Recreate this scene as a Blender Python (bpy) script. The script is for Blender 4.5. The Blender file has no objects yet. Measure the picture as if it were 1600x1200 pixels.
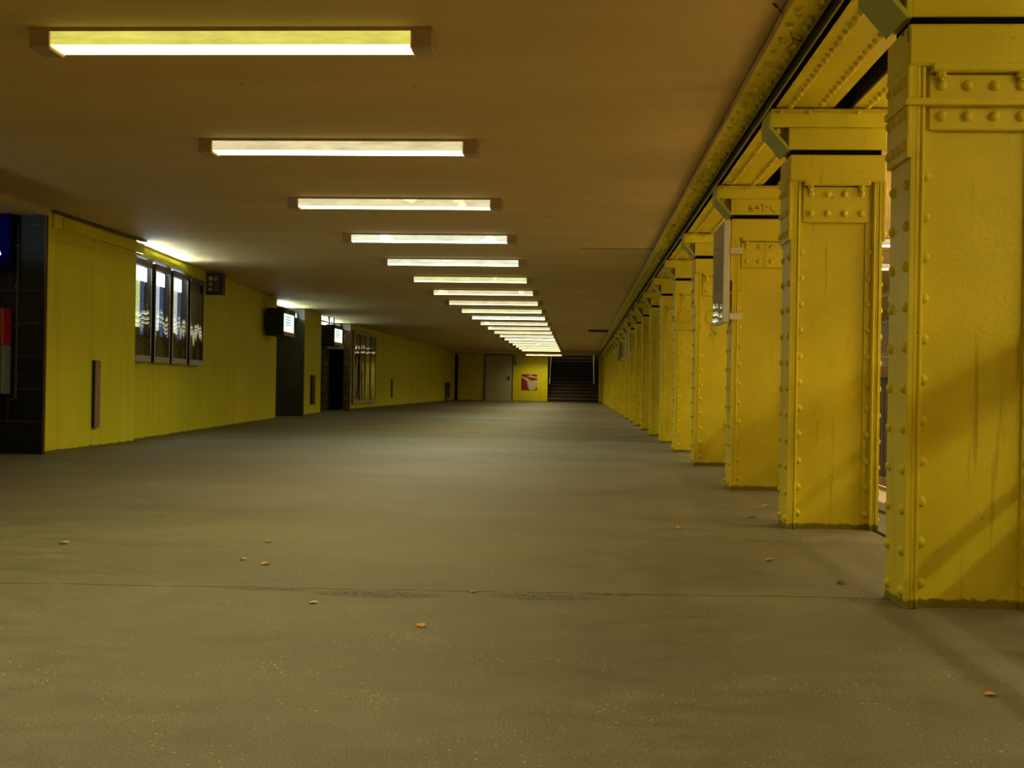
import bpy, math, random
from mathutils import Vector, Matrix
random.seed(7)
S = bpy.context.scene
COL = S.collection
PI = math.pi

# ------------------------------------------------------------------ materials
def srgb(r, g, b):
    f = lambda c: (c/255)/12.92 if c/255 <= .04045 else (((c/255)+.055)/1.055)**2.4
    return (f(r), f(g), f(b), 1)

class NT:
    def __init__(s, name):
        s.m = bpy.data.materials.new(name); s.m.use_nodes = True
        s.t = s.m.node_tree; s.t.nodes.clear()
        s.out = s.n('ShaderNodeOutputMaterial')
    def n(s, typ, **kw):
        nd = s.t.nodes.new(typ)
        for k, v in kw.items(): setattr(nd, k, v)
        return nd
    def l(s, a, b): s.t.links.new(a, b)
    def sv(s, sock, v):
        if hasattr(v, 'node'): s.l(v, sock)
        else: sock.default_value = v
    def pos(s, obj=False, scale=None):
        p = s.n('ShaderNodeTexCoord').outputs['Object'] if obj else s.n('ShaderNodeNewGeometry').outputs['Position']
        if scale:
            m = s.n('ShaderNodeMapping'); m.inputs['Scale'].default_value = scale
            s.l(p, m.inputs['Vector']); p = m.outputs[0]
        return p
    def noise(s, vec, scale, detail=4, rough=.55):
        n = s.n('ShaderNodeTexNoise'); s.l(vec, n.inputs['Vector'])
        n.inputs['Scale'].default_value = scale; n.inputs['Detail'].default_value = detail
        n.inputs['Roughness'].default_value = rough
        return n.outputs['Fac']
    def ramp(s, fac, a, b, ca=(0,0,0,1), cb=(1,1,1,1)):
        r = s.n('ShaderNodeValToRGB'); s.l(fac, r.inputs[0])
        e = r.color_ramp.elements; e[0].position = a; e[0].color = ca; e[1].position = b; e[1].color = cb
        return r.outputs[0]
    def math(s, op, a, b=0.0, c=None, clamp=False):
        m = s.n('ShaderNodeMath', operation=op, use_clamp=clamp)
        s.sv(m.inputs[0], a); s.sv(m.inputs[1], b)
        if c is not None: s.sv(m.inputs[2], c)
        return m.outputs[0]
    def mix(s, f, a, b, mode='MIX'):
        m = s.n('ShaderNodeMix', data_type='RGBA', blend_type=mode)
        s.sv(m.inputs[0], f); s.sv(m.inputs[6], a); s.sv(m.inputs[7], b)
        return m.outputs[2]
    def bump(s, h, strength=.3, dist=.01):
        b = s.n('ShaderNodeBump'); s.l(h, b.inputs['Height'])
        b.inputs['Strength'].default_value = strength; b.inputs['Distance'].default_value = dist
        return b.outputs[0]
    def pbr(s, col, rough=.5, spec=.5, metal=0, nrm=None):
        p = s.n('ShaderNodeBsdfPrincipled')
        s.sv(p.inputs['Base Color'], col); s.sv(p.inputs['Roughness'], rough)
        p.inputs['Specular IOR Level'].default_value = spec; p.inputs['Metallic'].default_value = metal
        if nrm: s.l(nrm, p.inputs['Normal'])
        s.l(p.outputs[0], s.out.inputs[0]); return p

def simple(name, col, rough=.5, spec=.4, metal=0, var=.12, scale=9, bump=.0):
    t = NT(name); p = t.pos(True)
    f = t.noise(p, scale)
    dark = tuple(c*(1-var) for c in col[:3])+(1,); lite = tuple(min(1, c*(1+var)) for c in col[:3])+(1,)
    t.pbr(t.ramp(f, .3, .7, dark, lite), rough, spec, metal, t.bump(t.noise(p, scale*12), bump, .004) if bump else None)
    return t.m

def emit(name, col, strength):
    t = NT(name); e = t.n('ShaderNodeEmission')
    e.inputs[0].default_value = col if len(col) == 4 else (*col, 1); e.inputs[1].default_value = strength
    t.l(e.outputs[0], t.out.inputs[0]); return t.m

def mat_paint(name, col, rough=.42, chip=True):
    t = NT(name); p = t.pos()
    big = t.noise(p, 2.3, 5); fine = t.noise(p, 55, 3)
    dark = tuple(c*.8 for c in col[:3])+(1,)
    c = t.ramp(big, .3, .7, dark, col)
    sep = t.n('ShaderNodeSeparateXYZ'); t.l(p, sep.inputs[0])
    # grime at the foot and thin vertical runs of rusty dirt
    foot = t.math('SUBTRACT', sep.outputs[2], t.math('MULTIPLY', t.noise(p, 18, 6, .7), .05))
    c = t.mix(t.math('MULTIPLY', t.ramp(foot, -.03, .008, (1,1,1,1), (0,0,0,1)), .75), c, (.045, .03, .012, 1))
    st = t.noise(t.pos(scale=(26, 26, 1.4)), 1, 4, .6)
    c = t.mix(t.math('MULTIPLY', t.ramp(st, .63, .74), .4), c, (.12, .07, .012, 1))
    sp = t.noise(p, 34, 2)
    c = t.mix(t.math('MULTIPLY', t.ramp(sp, .74, .78), .6), c, (.10, .05, .01, 1))
    t.pbr(c, rough, .30, 0, t.bump(fine, .22, .006)); return t.m

def mat_wall(name):
    t = NT(name); p = t.pos()
    big = t.noise(p, .8, 5, .6); fine = t.noise(p, 70, 4)
    c = t.ramp(big, .3, .72, (.65, .585, .007, 1), (.77, .69, .009, 1))
    st = t.noise(t.pos(scale=(9, 9, .5)), 1, 5, .6)
    c = t.mix(t.math('MULTIPLY', t.ramp(st, .5, .72), .22), c, (.30, .22, .012, 1))
    sep = t.n('ShaderNodeSeparateXYZ'); t.l(p, sep.inputs[0])
    foot = t.math('SUBTRACT', sep.outputs[2], t.math('MULTIPLY', t.noise(p, 9, 8, .75), .06))
    c = t.mix(t.math('MULTIPLY', t.ramp(foot, -.035, .004, (1,1,1,1), (0,0,0,1)), .85), c, (.06, .045, .02, 1))
    # faint courses of the blockwork showing through the paint
    br = t.n('ShaderNodeTexBrick'); br.inputs['Scale'].default_value = 1
    br.inputs['Mortar Size'].default_value = .006; br.inputs['Brick Width'].default_value = .62; br.inputs['Row Height'].default_value = .21
    cmb = t.n('ShaderNodeCombineXYZ'); t.l(sep.outputs[1], cmb.inputs[0]); t.l(sep.outputs[2], cmb.inputs[1])
    t.l(cmb.outputs[0], br.inputs[0])
    c = t.mix(t.math('MULTIPLY', br.outputs['Fac'], .07), c, (.25, .19, .02, 1))
    h = t.math('SUBTRACT', t.math('MULTIPLY', fine, .5), t.math('MULTIPLY', br.outputs['Fac'], .5))
    t.pbr(c, .6, .3, 0, t.bump(h, .25, .006)); return t.m

def mat_tile(name, a, b, mortar, w, h, rough, msize=.012):
    t = NT(name); p = t.pos()
    sep = t.n('ShaderNodeSeparateXYZ'); t.l(p, sep.inputs[0])
    cmb = t.n('ShaderNodeCombineXYZ')
    t.l(t.math('ADD', sep.outputs[0], sep.outputs[1]), cmb.inputs[0]); t.l(sep.outputs[2], cmb.inputs[1])
    br = t.n('ShaderNodeTexBrick'); t.l(cmb.outputs[0], br.inputs[0]); br.inputs['Scale'].default_value = 1
    br.inputs['Mortar Size'].default_value = msize; br.inputs['Brick Width'].default_value = w; br.inputs['Row Height'].default_value = h
    br.inputs['Color1'].default_value = a; br.inputs['Color2'].default_value = b; br.inputs['Mortar'].default_value = mortar
    c = t.mix(.35, br.outputs['Color'], t.ramp(t.noise(p, 6, 5), .3, .75, (0,0,0,1), (.5,.5,.5,1)), 'MULTIPLY')
    t.pbr(c, rough, .4, 0, t.bump(t.math('SUBTRACT', 1, br.outputs['Fac']), .5, .006)); return t.m

def mat_floor():
    t = NT('asphalt'); p = t.pos()
    sep = t.n('ShaderNodeSeparateXYZ'); t.l(p, sep.inputs[0])
    big = t.noise(t.pos(scale=(.6, 1.0, 1)), .7, 8, .68); mid = t.noise(t.pos(scale=(.7, 1.3, 1)), 7, 8, .72); grain = t.noise(p, 190, 3, .75)
    c = t.ramp(big, .32, .7, (.136, .124, .090, 1), (.198, .181, .131, 1))
    c = t.mix(.55, c, t.ramp(mid, .3, .72, (.50, .49, .47, 1), (1.32, 1.29, 1.2, 1)), 'MULTIPLY')
    c = t.mix(.8, c, t.ramp(grain, .34, .66, (.35, .35, .35, 1), (1.6, 1.58, 1.5, 1)), 'MULTIPLY')
    # worn stone chips
    v = t.n('ShaderNodeTexVoronoi'); v.inputs['Scale'].default_value = 38; t.l(p, v.inputs['Vector'])
    chips = t.math('MULTIPLY', t.ramp(v.outputs['Distance'], .09, .14, (1,1,1,1), (0,0,0,1)), t.ramp(t.noise(p, 3.0, 5), .46, .60))
    c = t.mix(t.math('MULTIPLY', chips, .8), c, (.62, .54, .30, 1))
    # old crack running across the hall and frost damage along it
    wob = t.math('MULTIPLY', t.math('SUBTRACT', t.noise(t.pos(scale=(1, 0, 0)), 2.0, 8, .62), .5), .10)
    line = t.math('ADD', 4.145, t.math('ADD', wob, t.math('MULTIPLY', sep.outputs[0], .045)))
    d = t.math('ABSOLUTE', t.math('SUBTRACT', sep.outputs[1], line))
    gap = t.ramp(t.noise(t.pos(scale=(1, .2, 0)), 5, 5, .7), .36, .5)
    crack = t.math('MULTIPLY', t.ramp(d, .002, .010, (1,1,1,1), (0,0,0,1)), gap)
    def blob(x, y, rx, ry):
        a = t.math('POWER', t.math('DIVIDE', t.math('SUBTRACT', sep.outputs[0], x), rx), 2)
        b = t.math('POWER', t.math('DIVIDE', t.math('SUBTRACT', sep.outputs[1], y), ry), 2)
        return t.math('SUBTRACT', 1, t.math('ADD', a, b), clamp=True)
    pot = blob(-.70, 4.02, .26, .07)
    for q in ((-.12, 4.05, .22, .07), (.11, 4.13, .12, .03), (-1.1, 4.06, .2, .03)):
        pot = t.math('MAXIMUM', pot, blob(*q))
    pot = t.math('MULTIPLY', t.ramp(pot, .0, .6), t.ramp(t.noise(t.pos(scale=(1, 2.2, 1)), 30, 7, .8), .49, .56))
    dm = t.math('MAXIMUM', crack, pot)
    c = t.mix(t.math('MULTIPLY', dm, .88), c, (.014, .011, .007, 1))
    j = t.ramp(t.math('ABSOLUTE', t.math('SUBTRACT', sep.outputs[1], 7.27)), .006, .014, (1,1,1,1), (0,0,0,1))
    c = t.mix(t.math('MULTIPLY', t.math('MULTIPLY', j, t.ramp(sep.outputs[0], .35, .55)), .8), c, (.02, .015, .01, 1))
    rgh = t.ramp(mid, .3, .7, (.52,.52,.52,1), (.72,.72,.72,1))
    h = t.math('SUBTRACT', t.math('ADD', t.math('MULTIPLY', grain, .35), t.math('MULTIPLY', mid, .5)), t.math('MULTIPLY', dm, 2.5))
    t.pbr(c, rgh, .28, 0, t.bump(h, .35, .008)); return t.m

def mat_ceiling():
    t = NT('ceiling_plaster'); p = t.pos()
    sep = t.n('ShaderNodeSeparateXYZ'); t.l(p, sep.inputs[0])
    f = t.noise(t.pos(scale=(.35, 1.2, 1)), 1.4, 6, .6); fine = t.noise(p, 60, 4)
    c = t.ramp(f, .3, .7, (.60, .435, .19, 1), (.70, .52, .235, 1))
    # dark joint between two slabs, right of the lamps
    wob = t.math('MULTIPLY', t.math('SUBTRACT', t.noise(t.pos(scale=(1, 0, 0)), 3.0, 6, .6), .5), .10)
    d = t.math('ABSOLUTE', t.math('SUBTRACT', sep.outputs[1], t.math('ADD', 13.79, wob)))
    j = t.math('MULTIPLY', t.ramp(d, .02, .05, (1,1,1,1), (0,0,0,1)), t.ramp(sep.outputs[0], -.95, -.6))
    c = t.mix(t.math('MULTIPLY', j, .8), c, (.04, .022, .012, 1))
    sp = t.noise(p, 7, 2)
    c = t.mix(t.math('MULTIPLY', t.ramp(sp, .77, .79), .7), c, (.08, .05, .02, 1))
    t.pbr(c, .7, .2, 0, t.bump(fine, .12, .006)); return t.m

def mat_glass(name, wav=(1.0, 4.0, 1.1), strength=.10):
    t = NT(name); p = t.pos(scale=wav)
    h = t.noise(p, 1.0, 1, .4)
    b = t.bump(h, strength, .1)
    g = t.n('ShaderNodeBsdfGlossy'); g.inputs['Roughness'].default_value = .02; t.l(b, g.inputs['Normal'])
    tr = t.n('ShaderNodeBsdfTransparent'); tr.inputs[0].default_value = (.93, .95, .93, 1)
    fr = t.n('ShaderNodeFresnel')
    bf = t.n('ShaderNodeNewGeometry').outputs['Backfacing']
    t.l(t.math('MULTIPLY_ADD', bf, 1/1.49-1.49, 1.49), fr.inputs[0])
    mx = t.n('ShaderNodeMixShader'); t.l(fr.outputs[0], mx.inputs[0]); t.l(tr.outputs[0], mx.inputs[1]); t.l(g.outputs[0], mx.inputs[2])
    t.l(mx.outputs[0], t.out.inputs[0]); return t.m

def mat_timetable(name, paper, ink, sx, sy):
    """a printed sheet: rows of small illegible dashes"""
    t = NT(name); p = t.pos(True)
    sep = t.n('ShaderNodeSeparateXYZ'); t.l(p, sep.inputs[0])
    cmb = t.n('ShaderNodeCombineXYZ'); t.l(sep.outputs[1], cmb.inputs[0]); t.l(sep.outputs[2], cmb.inputs[1])
    br = t.n('ShaderNodeTexBrick'); t.l(cmb.outputs[0], br.inputs[0]); br.inputs['Scale'].default_value = 1
    br.inputs['Brick Width'].default_value = sx; br.inputs['Row Height'].default_value = sy; br.inputs['Mortar Size'].default_value = sy*.36
    n = t.noise(t.pos(True, (1, 9, 30)), 1.5, 3)
    f = t.math('MULTIPLY', t.math('SUBTRACT', 1, br.outputs['Fac']), t.ramp(n, .56, .60))
    c = t.mix(t.math('MULTIPLY', f, .75), paper, ink)
    b = t.pbr(c, .6, .2); t.sv(b.inputs['Emission Color'], c); b.inputs['Emission Strength'].default_value = 1.9; return t.m

YEL = (.74, .61, .022, 1)
M = dict(
    paint=mat_paint('yellow_gloss_paint', YEL),
    paint_green=mat_paint('olive_yellow_gloss_paint', (.50, .50, .045, 1)),  # yellow paint tinted olive for the cooler light on the sloping plate
    wall=mat_wall('yellow_wall_paint'),
    floor=mat_floor(), ceil=mat_ceiling(),
    darktile=mat_tile('dark_glazed_tile', (.005,.005,.006,1), (.008,.008,.008,1), (.05,.042,.025,1), .9, .32, .6),
    greytile=mat_tile('grey_green_tile', (.060,.066,.056,1), (.075,.08,.068,1), (.03,.03,.026,1), .6, .62, .45, .008),
    browntile=mat_tile('brown_brick_tile', (.19,.125,.07,1), (.23,.155,.09,1), (.035,.025,.015,1), .26, .24, .5),
    black=simple('black_metal', (.008,.008,.009,1), .45),
    darkgrey=simple('dark_grey_metal', (.07,.068,.06,1), .5),
    grime=simple('sooty_olive_paint', (.06,.05,.012,1), .7),  # girder paint darkened to stand for shade on its upright faces
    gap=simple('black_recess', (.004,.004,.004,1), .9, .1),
    alu=simple('aluminium', (.42,.40,.36,1), .38, .5, .7),
    steel=simple('steel_tube', (.62,.58,.5,1), .25, .5, 1),
    brass=simple('tarnished_brass_strip', (.30,.21,.07,1), .45, .5, .3),
    cap=simple('brown_plastic', (.46,.33,.20,1), .5),
    greydoor=simple('grey_green_door_paint', (.44,.44,.24,1), .5, .3, 0, .06, 3),
    white=simple('white_enamel', (.72,.66,.58,1), .4),
    cream=simple('cream_header', (.50,.46,.36,1), .4),
    wood=simple('brown_rail', (.30,.19,.075,1), .45),
    bar=simple('dark_bar', (.040,.032,.026,1), .5),
    concrete=simple('light_concrete', (.76,.66,.50,1), .7, .2, 0, .12, 6, .2),
    red=simple('red_enamel', (.30,.016,.012,1), .45),
    grey=simple('grey_enamel', (.17,.18,.18,1), .45),
    stair=simple('dark_stair_stone', (.030,.021,.016,1), .6, .3),
    nose=simple('worn_step_nosing', (.5,.38,.24,1), .5),  # paler copy of the nosing colour, for steps that catch light
    nosedim=simple('dark_step_nosing', (.30,.22,.14,1), .5),
    stairwall=simple('dark_brown_wall', (.045,.032,.02,1), .6),
    tan=simple('tan_plaster', (.50,.38,.20,1), .7),
    posterred=simple('poster_red', (.24,.016,.014,1), .6),
    posterpale=simple('poster_torn_paper', (.55,.48,.33,1), .7),
    leaf=simple('dry_leaf', (.55,.27,.05,1), .6, .3, 0, .35, 60),
    leaforange=simple('orange_scrap', (.70,.16,.01,1), .6),
    leafdark=simple('dark_leaf', (.05,.03,.012,1), .6),
    paper=simple('paper_scrap', (.62,.58,.48,1), .7),
    ink=simple('marker_ink', (.045,.025,.008,1), .6),
    wire=simple('rusty_wire', (.05,.02,.012,1), .6),
    glass=mat_glass('acrylic_pane'),
    glassflat=mat_glass('acrylic_pane_dull', (1.0, 4.0, .5), .10),
    sheet_green=mat_timetable('timetable_green', (.42,.50,.22,1), (.04,.06,.03,1), .14, .05),
    sheet_blue=mat_timetable('timetable_pale_blue', (.40,.46,.56,1), (.06,.08,.14,1), .12, .06),
    sheet_grey=mat_timetable('notice_grey', (.46,.46,.42,1), (.2,.2,.2,1), .3, .2),
    bluelit=emit('backlit_blue_strip', (.10, .22, .60), .5),
    blue=simple('blue_strip', (.035,.12,.55,1), .5),
    backing=simple('brown_backing', (.13,.10,.045,1), .6, .3, 0, .3, 8),
    brushed=simple('scratched_metal_sheet', (.30,.27,.2,1), .3, .5, .8, .2, 14),
)
def side_glow(name, col, strength):
    t = NT(name); p = t.pos()
    e = t.n('ShaderNodeEmission'); e.inputs[0].default_value = (*col, 1)
    d = t.ramp(t.noise(t.pos(scale=(3, 1, 14)), 1.5, 5, .6), .3, .7, (.72,.72,.72,1), (1.15,1.15,1.15,1))
    d = t.mix(t.ramp(t.noise(p, 2.6, 3), .63, .66), d, (1.7, 1.7, 1.7, 1))
    t.l(t.math('MULTIPLY', d, strength), e.inputs[1]); t.l(e.outputs[0], t.out.inputs[0]); return t.m
BULB = 6.5; TUBE_W = 21.0; SPREAD = 145
TINT = dict(y=(1, .90, .30), w=(1, .84, .44), c=(.92, .98, .74), g=(.93, .94, .46), a=(1, .84, .42))
LEVEL = dict(y=.85, w=1.0, c=1.3, g=.8, a=2.0)
SIDE = dict(y=(.78, .70, .12), w=(.84, .72, .38), c=(.92, .92, .66), g=(.86, .82, .36), a=(.8, .6, .25))
LAMP = {k: (emit('lamp_lens_'+n, c, BULB*LEVEL[k]), side_glow('lamp_side_'+n, SIDE[k], 1.0))
        for (k, c), n in zip(TINT.items(), ('yellow', 'warm', 'cool', 'green', 'aisle'))}

# ------------------------------------------------------------------ mesh builder
class MB:
    def __init__(s): s.v = []; s.f = []; s.mi = []
    def add(s, vs, fs, m=0):
        o = len(s.v); s.v += [tuple(v) for v in vs]; s.f += [tuple(i+o for i in f) for f in fs]; s.mi += [m]*len(fs); return s
    def box(s, x0, x1, y0, y1, z0, z1, m=0, b=0):
        if b:
            return s.bevbox(x0, x1, y0, y1, z0, z1, b, m)
        vs = [(x, y, z) for z in (z0, z1) for y in (y0, y1) for x in (x0, x1)]
        return s.add(vs, [(0,2,3,1), (4,5,7,6), (0,1,5,4), (2,6,7,3), (0,4,6,2), (1,3,7,5)], m)
    def bevbox(s, x0, x1, y0, y1, z0, z1, b, m=0):
        import itertools
        vs = []; idx = {}
        for sx, sy, sz in itertools.product((0,1), repeat=3):
            X = (x0, x1)[sx]; Y = (y0, y1)[sy]; Z = (z0, z1)[sz]
            dx = b*(1-2*sx); dy = b*(1-2*sy); dz = b*(1-2*sz)
            for a, co in enumerate(((X, Y+dy, Z+dz), (X+dx, Y, Z+dz), (X+dx, Y+dy, Z))):
                idx[sx, sy, sz, a] = len(vs); vs.append(co)
        fs = []
        def q(*k): fs.append(tuple(idx[i] for i in k))
        for i in (0,1):
            q(*[(i,a,c,0) for a, c in (((0,0),(1,0),(1,1),(0,1)) if i else ((0,0),(0,1),(1,1),(1,0)))])
            q(*[(a,i,c,1) for a, c in (((0,0),(0,1),(1,1),(1,0)) if i else ((0,0),(1,0),(1,1),(0,1)))])
            q(*[(a,c,i,2) for a, c in (((0,0),(1,0),(1,1),(0,1)) if i else ((0,0),(0,1),(1,1),(1,0)))])
        for i in (0,1):
            for j in (0,1):
                q((i,j,0,0), (i,j,0,1), (i,j,1,1), (i,j,1,0)); q((i,0,j,0), (i,0,j,2), (i,1,j,2), (i,1,j,0)); q((0,i,j,1), (0,i,j,2), (1,i,j,2), (1,i,j,1))
                for k in (0,1): q((i,j,k,0), (i,j,k,1), (i,j,k,2))
        o = len(s.v)
        s.add(vs, fs, m)
        c = Vector(((x0+x1)/2, (y0+y1)/2, (z0+z1)/2))         # make every face look outward
        for n in range(len(s.f)-len(fs), len(s.f)):
            P = [Vector(s.v[i]) for i in s.f[n]]
            nn = (P[1]-P[0]).cross(P[2]-P[0])
            if nn.dot(sum(P, Vector())/len(P)-c) < 0: s.f[n] = s.f[n][::-1]
        return s
    def prism(s, poly, z0, z1, m=0, axis='z'):
        """poly in (x,y) extruded in z, or in (x,z) extruded in y"""
        n = len(poly)
        A = sum(poly[i][0]*poly[(i+1)%n][1]-poly[(i+1)%n][0]*poly[i][1] for i in range(n))
        if A < 0: poly = poly[::-1]
        if axis == 'z': vs = [(x, y, z) for z in (z0, z1) for x, y in poly]; fl = False
        else: vs = [(x, y, z) for y in (z0, z1) for x, z in poly]; fl = True
        fs = [tuple(range(n))[::-1], tuple(range(n, 2*n))]+[(i, (i+1)%n, (i+1)%n+n, i+n) for i in range(n)]
        if fl: fs = [f[::-1] for f in fs]
        return s.add(vs, fs, m)
    def cyl(s, p, q, r, n=10, m=0, r2=None):
        p = Vector(p); q = Vector(q); d = (q-p).normalized(); r2 = r if r2 is None else r2
        a = d.orthogonal().normalized(); b = d.cross(a)
        vs = [p+(a*math.cos(t)+b*math.sin(t))*r for t in [2*PI*i/n for i in range(n)]]
        vs += [q+(a*math.cos(t)+b*math.sin(t))*r2 for t in [2*PI*i/n for i in range(n)]]
        return s.add(vs, [(i, (i+1)%n, (i+1)%n+n, i+n) for i in range(n)]+[tuple(range(n))[::-1], tuple(range(n, 2*n))], m)
    def tube(s, pts, r, n=6, m=0):
        for a, b in zip(pts, pts[1:]): s.cyl(a, b, r, n, m)
        return s
    def dome(s, c, ax, r, h, n=8, rings=2, m=0):
        c = Vector(c); d = Vector(ax).normalized(); a = d.orthogonal().normalized(); b = d.cross(a)
        vs = []
        for k in range(rings):
            t = PI/2*k/rings
            for i in range(n):
                u = 2*PI*i/n
                vs.append(c+(a*math.cos(u)+b*math.sin(u))*r*math.cos(t)+d*h*math.sin(t))
        vs.append(c+d*h)
        fs = []
        for k in range(rings-1):
            fs += [(k*n+i, k*n+(i+1)%n, (k+1)*n+(i+1)%n, (k+1)*n+i) for i in range(n)]
        fs += [((rings-1)*n+i, (rings-1)*n+(i+1)%n, rings*n) for i in range(n)]
        return s.add(vs, fs, m)
    def mesh(s, name, mats, smooth=False):
        me = bpy.data.meshes.new(name); me.from_pydata(s.v, [], s.f)
        for m in (mats if isinstance(mats, (list, tuple)) else [mats]): me.materials.append(m)
        me.polygons.foreach_set('material_index', s.mi)
        if smooth: me.polygons.foreach_set('use_smooth', [True]*len(s.f))
        me.update(); return me
    def build(s, name, mats, parent=None, loc=None, smooth=False):
        return link(name, s.mesh(name, mats, smooth), parent, loc)

def link(name, me, parent=None, loc=None):
    o = bpy.data.objects.new(name, me); COL.objects.link(o)
    if loc: o.location = loc
    if parent: o.parent = parent
    return o
def tag(o, label, cat, group=None, kind=None):
    o['label'] = label; o['category'] = cat
    if group: o['group'] = group
    if kind: o['kind'] = kind
    return o
def thing(name, label, cat, loc=(0,0,0), group=None, rz=0):
    o = bpy.data.objects.new(name, None); COL.objects.link(o); o.location = loc; o.rotation_euler = (0, 0, rz)
    o.empty_display_size = .1
    return tag(o, label, cat, group)
def copy_tree(o, parent=None):
    c = o.copy(); COL.objects.link(c)
    if parent: c.parent = parent
    for ch in list(o.children): copy_tree(ch, c)
    return c
def struct(name, mb, mats, label=None, parent=None):
    o = mb.build(name, mats, parent)
    if parent is None: o['kind'] = 'structure'
    if label: o['label'] = label
    if parent is None: o['category'] = name.split('_')[0]
    return o
ORD = ['', 'nearest', 'second', 'third', 'fourth', 'fifth', 'sixth', 'seventh', 'eighth', 'ninth', 'tenth', 'eleventh', 'twelfth',
       'thirteenth', 'fourteenth', 'fifteenth', 'sixteenth', 'seventeenth', 'eighteenth', 'nineteenth', 'twentieth',
       'twenty-first', 'twenty-second']

# ------------------------------------------------------------------ the hall
CE = 2.40
struct('floor', MB().box(-9.8, 8.2, -9, 56.4, -.2, 0), M['floor'], 'grey brown cracked asphalt floor of the hall')
struct('ceiling', MB().box(-6.6, .860, 11.0, 56.4, CE, CE+.2).box(-5.20, .860, -9, 11.0, CE, CE+.2), M['ceil'], 'low tan plaster ceiling carrying the row of lamps')
struct('ceiling_openings', MB().box(-9.8, -6.6, 11.0, 56.4, CE, CE+.2), M['ceil'])
struct('ceiling_right', MB().box(1.802, 8.2, -9, 56.4, CE, CE+.2), M['ceil'])
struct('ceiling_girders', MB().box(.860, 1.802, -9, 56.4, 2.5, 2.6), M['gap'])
c = MB(); c.box(-9.8, -5.20, -9, 11.0, 2.335, 2.6)
struct('ceiling_passage', c, M['ceil'], 'slightly lower ceiling of the dark side passage at far left')
struct('trim_1', MB().box(-5.205, -5.19, -9, 10.97, 2.33, 2.40), M['tan'], 'pale fascia strip along the edge of the dark side passage ceiling')

W = MB().prism([(-5.20, 11.0), (-5.20, 13.25), (-5.7, 13.25), (-5.7, 11.0)], 0, CE)
struct('wall_left', W, M['wall'], 'near section of yellow left wall beside the dark passage')
struct('wall_left_recess', MB().prism([(-5.311, 13.25), (-6.05, 22.8), (-6.5, 22.8), (-6.0, 13.25)], 0, CE), M['wall'], 'yellow wall section behind the row of lit display cases')
struct('wall_left_middle', MB().prism([(-6.11, 25.42), (-6.27, 27.8), (-6.8, 27.8), (-6.8, 25.42)], 0, CE), M['wall'], 'narrow yellow wall piece between the two dark openings')
struct('wall_left_rear', MB().prism([(-6.28, 31.6), (-6.40, 32.0), (-6.10, 56.4), (-6.46, 56.4), (-6.46, 31.6)], 0, CE), M['wall'], 'long yellow left wall running to the far end')
struct('wall_passage', MB().box(-9.8, -5.206, 10.955, 11.0, 0, 2.335).box(-9.8, -5.7, 11.0, 13.4, 0, 2.4), M['darktile'], 'dark tiled wall of the side passage at the left edge')
struct('trim_corner', MB().box(-5.212, -5.196, 10.945, 10.962, 0, 2.335), simple('rust_brown_edge', (.10,.02,.012,1), .5), 'thin dark red edge strip where passage meets yellow wall')
struct('wall_passage_end', MB().box(-9.9, -9.8, -9, 11.0, 0, 2.335), M['darktile'])
struct('wall_opening_near', MB().box(-9.8, -6.105, 25.36, 25.42, 0, CE).box(-9.8, -6.8, 25.42, 27.8, 0, CE), M['greytile'], 'grey green tiled side wall inside the first dark opening')
struct('wall_opening_back', MB().box(-9.9, -9.8, 22.0, 33.0, 0, CE).box(-9.8, -6.5, 22.6, 22.79, 0, CE), M['greytile'])
w = MB(); w.box(-9.8, -6.90, 31.5, 31.6, 0, CE); w.box(-6.47, -6.285, 31.5, 31.6, 0, CE); w.box(-6.90, -6.47, 31.5, 31.6, 2.18, CE)
struct('wall_opening_far', w, M['browntile'], 'brown tiled wall with narrow doorway inside the second opening')
struct('trim_lintel', MB().box(-6.92, -6.47, 31.44, 31.5, 1.68, 1.78), M['cream'], 'pale lintel bar above the narrow dark doorway')
w = MB(); w.box(-7.6, -6.90, 31.6, 31.65, 0, CE); w.box(-7.0, -6.90, 31.65, 34, 0, 2.2); w.box(-6.9, -6.8, 33.2, 33.3, 0, 2.2)
struct('wall_doorway', w, M['darktile'], 'dark inside of the narrow doorway')
struct('wall_back', MB().box(-9.8, 8.2, -9.2, -9, 0, CE), M['wall'])
struct('wall_left_front', MB().box(-5.6, -5.2, -9, 7.4, 0, 2.335), M['wall'])
struct('wall_right', MB().box(8.2, 8.4, -9, 56.4, 0, CE), M['tan'])

# far end
struct('wall_far', MB().box(-3.20, -1.49, 56.4, 56.6, 0, 2.6), M['wall'], 'yellow end wall piece with the torn poster')
struct('wall_far_corner', MB().box(-6.4, -6.06, 56.4, 56.6, 0, 2.28), M['wall'])
struct('wall_far_panel', MB().box(-5.90, -4.60, 56.42, 56.6, 0, 2.28), M['wall'], 'yellow painted panel left of the grey green door')
struct('wall_far_lintel', MB().box(-6.4, -3.2, 56.4, 56.6, 2.28, 2.6), M['wall'])
struct('wall_far_right', MB().box(1.01, 8.2, 56.4, 56.6, 0, 2.6), M['wall'])
struct('trim_gap', MB().box(-6.06, -5.90, 56.5, 56.58, 0, 2.3), M['gap'], 'dark vertical gap in the far left corner')
struct('ceiling_bulkhead', MB().box(-6.4, .858, 53.4, 56.4, 2.31, 2.40), M['ceil'], 'dropped strip of ceiling before the end wall')
d = struct('door_1', MB().box(-4.54, -3.24, 56.38, 56.44, .005, 2.26), M['greydoor'], 'grey green steel door in the far end wall')
h = MB().box(-3.42, -3.36, 56.355, 56.385, 1.03, 1.25).cyl((-3.39, 56.36, 1.15), (-3.39, 56.31, 1.15), .012).cyl((-3.38, 56.315, 1.15), (-3.53, 56.315, 1.15), .012)
h.build('door_handle', M['black'], d)
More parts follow.
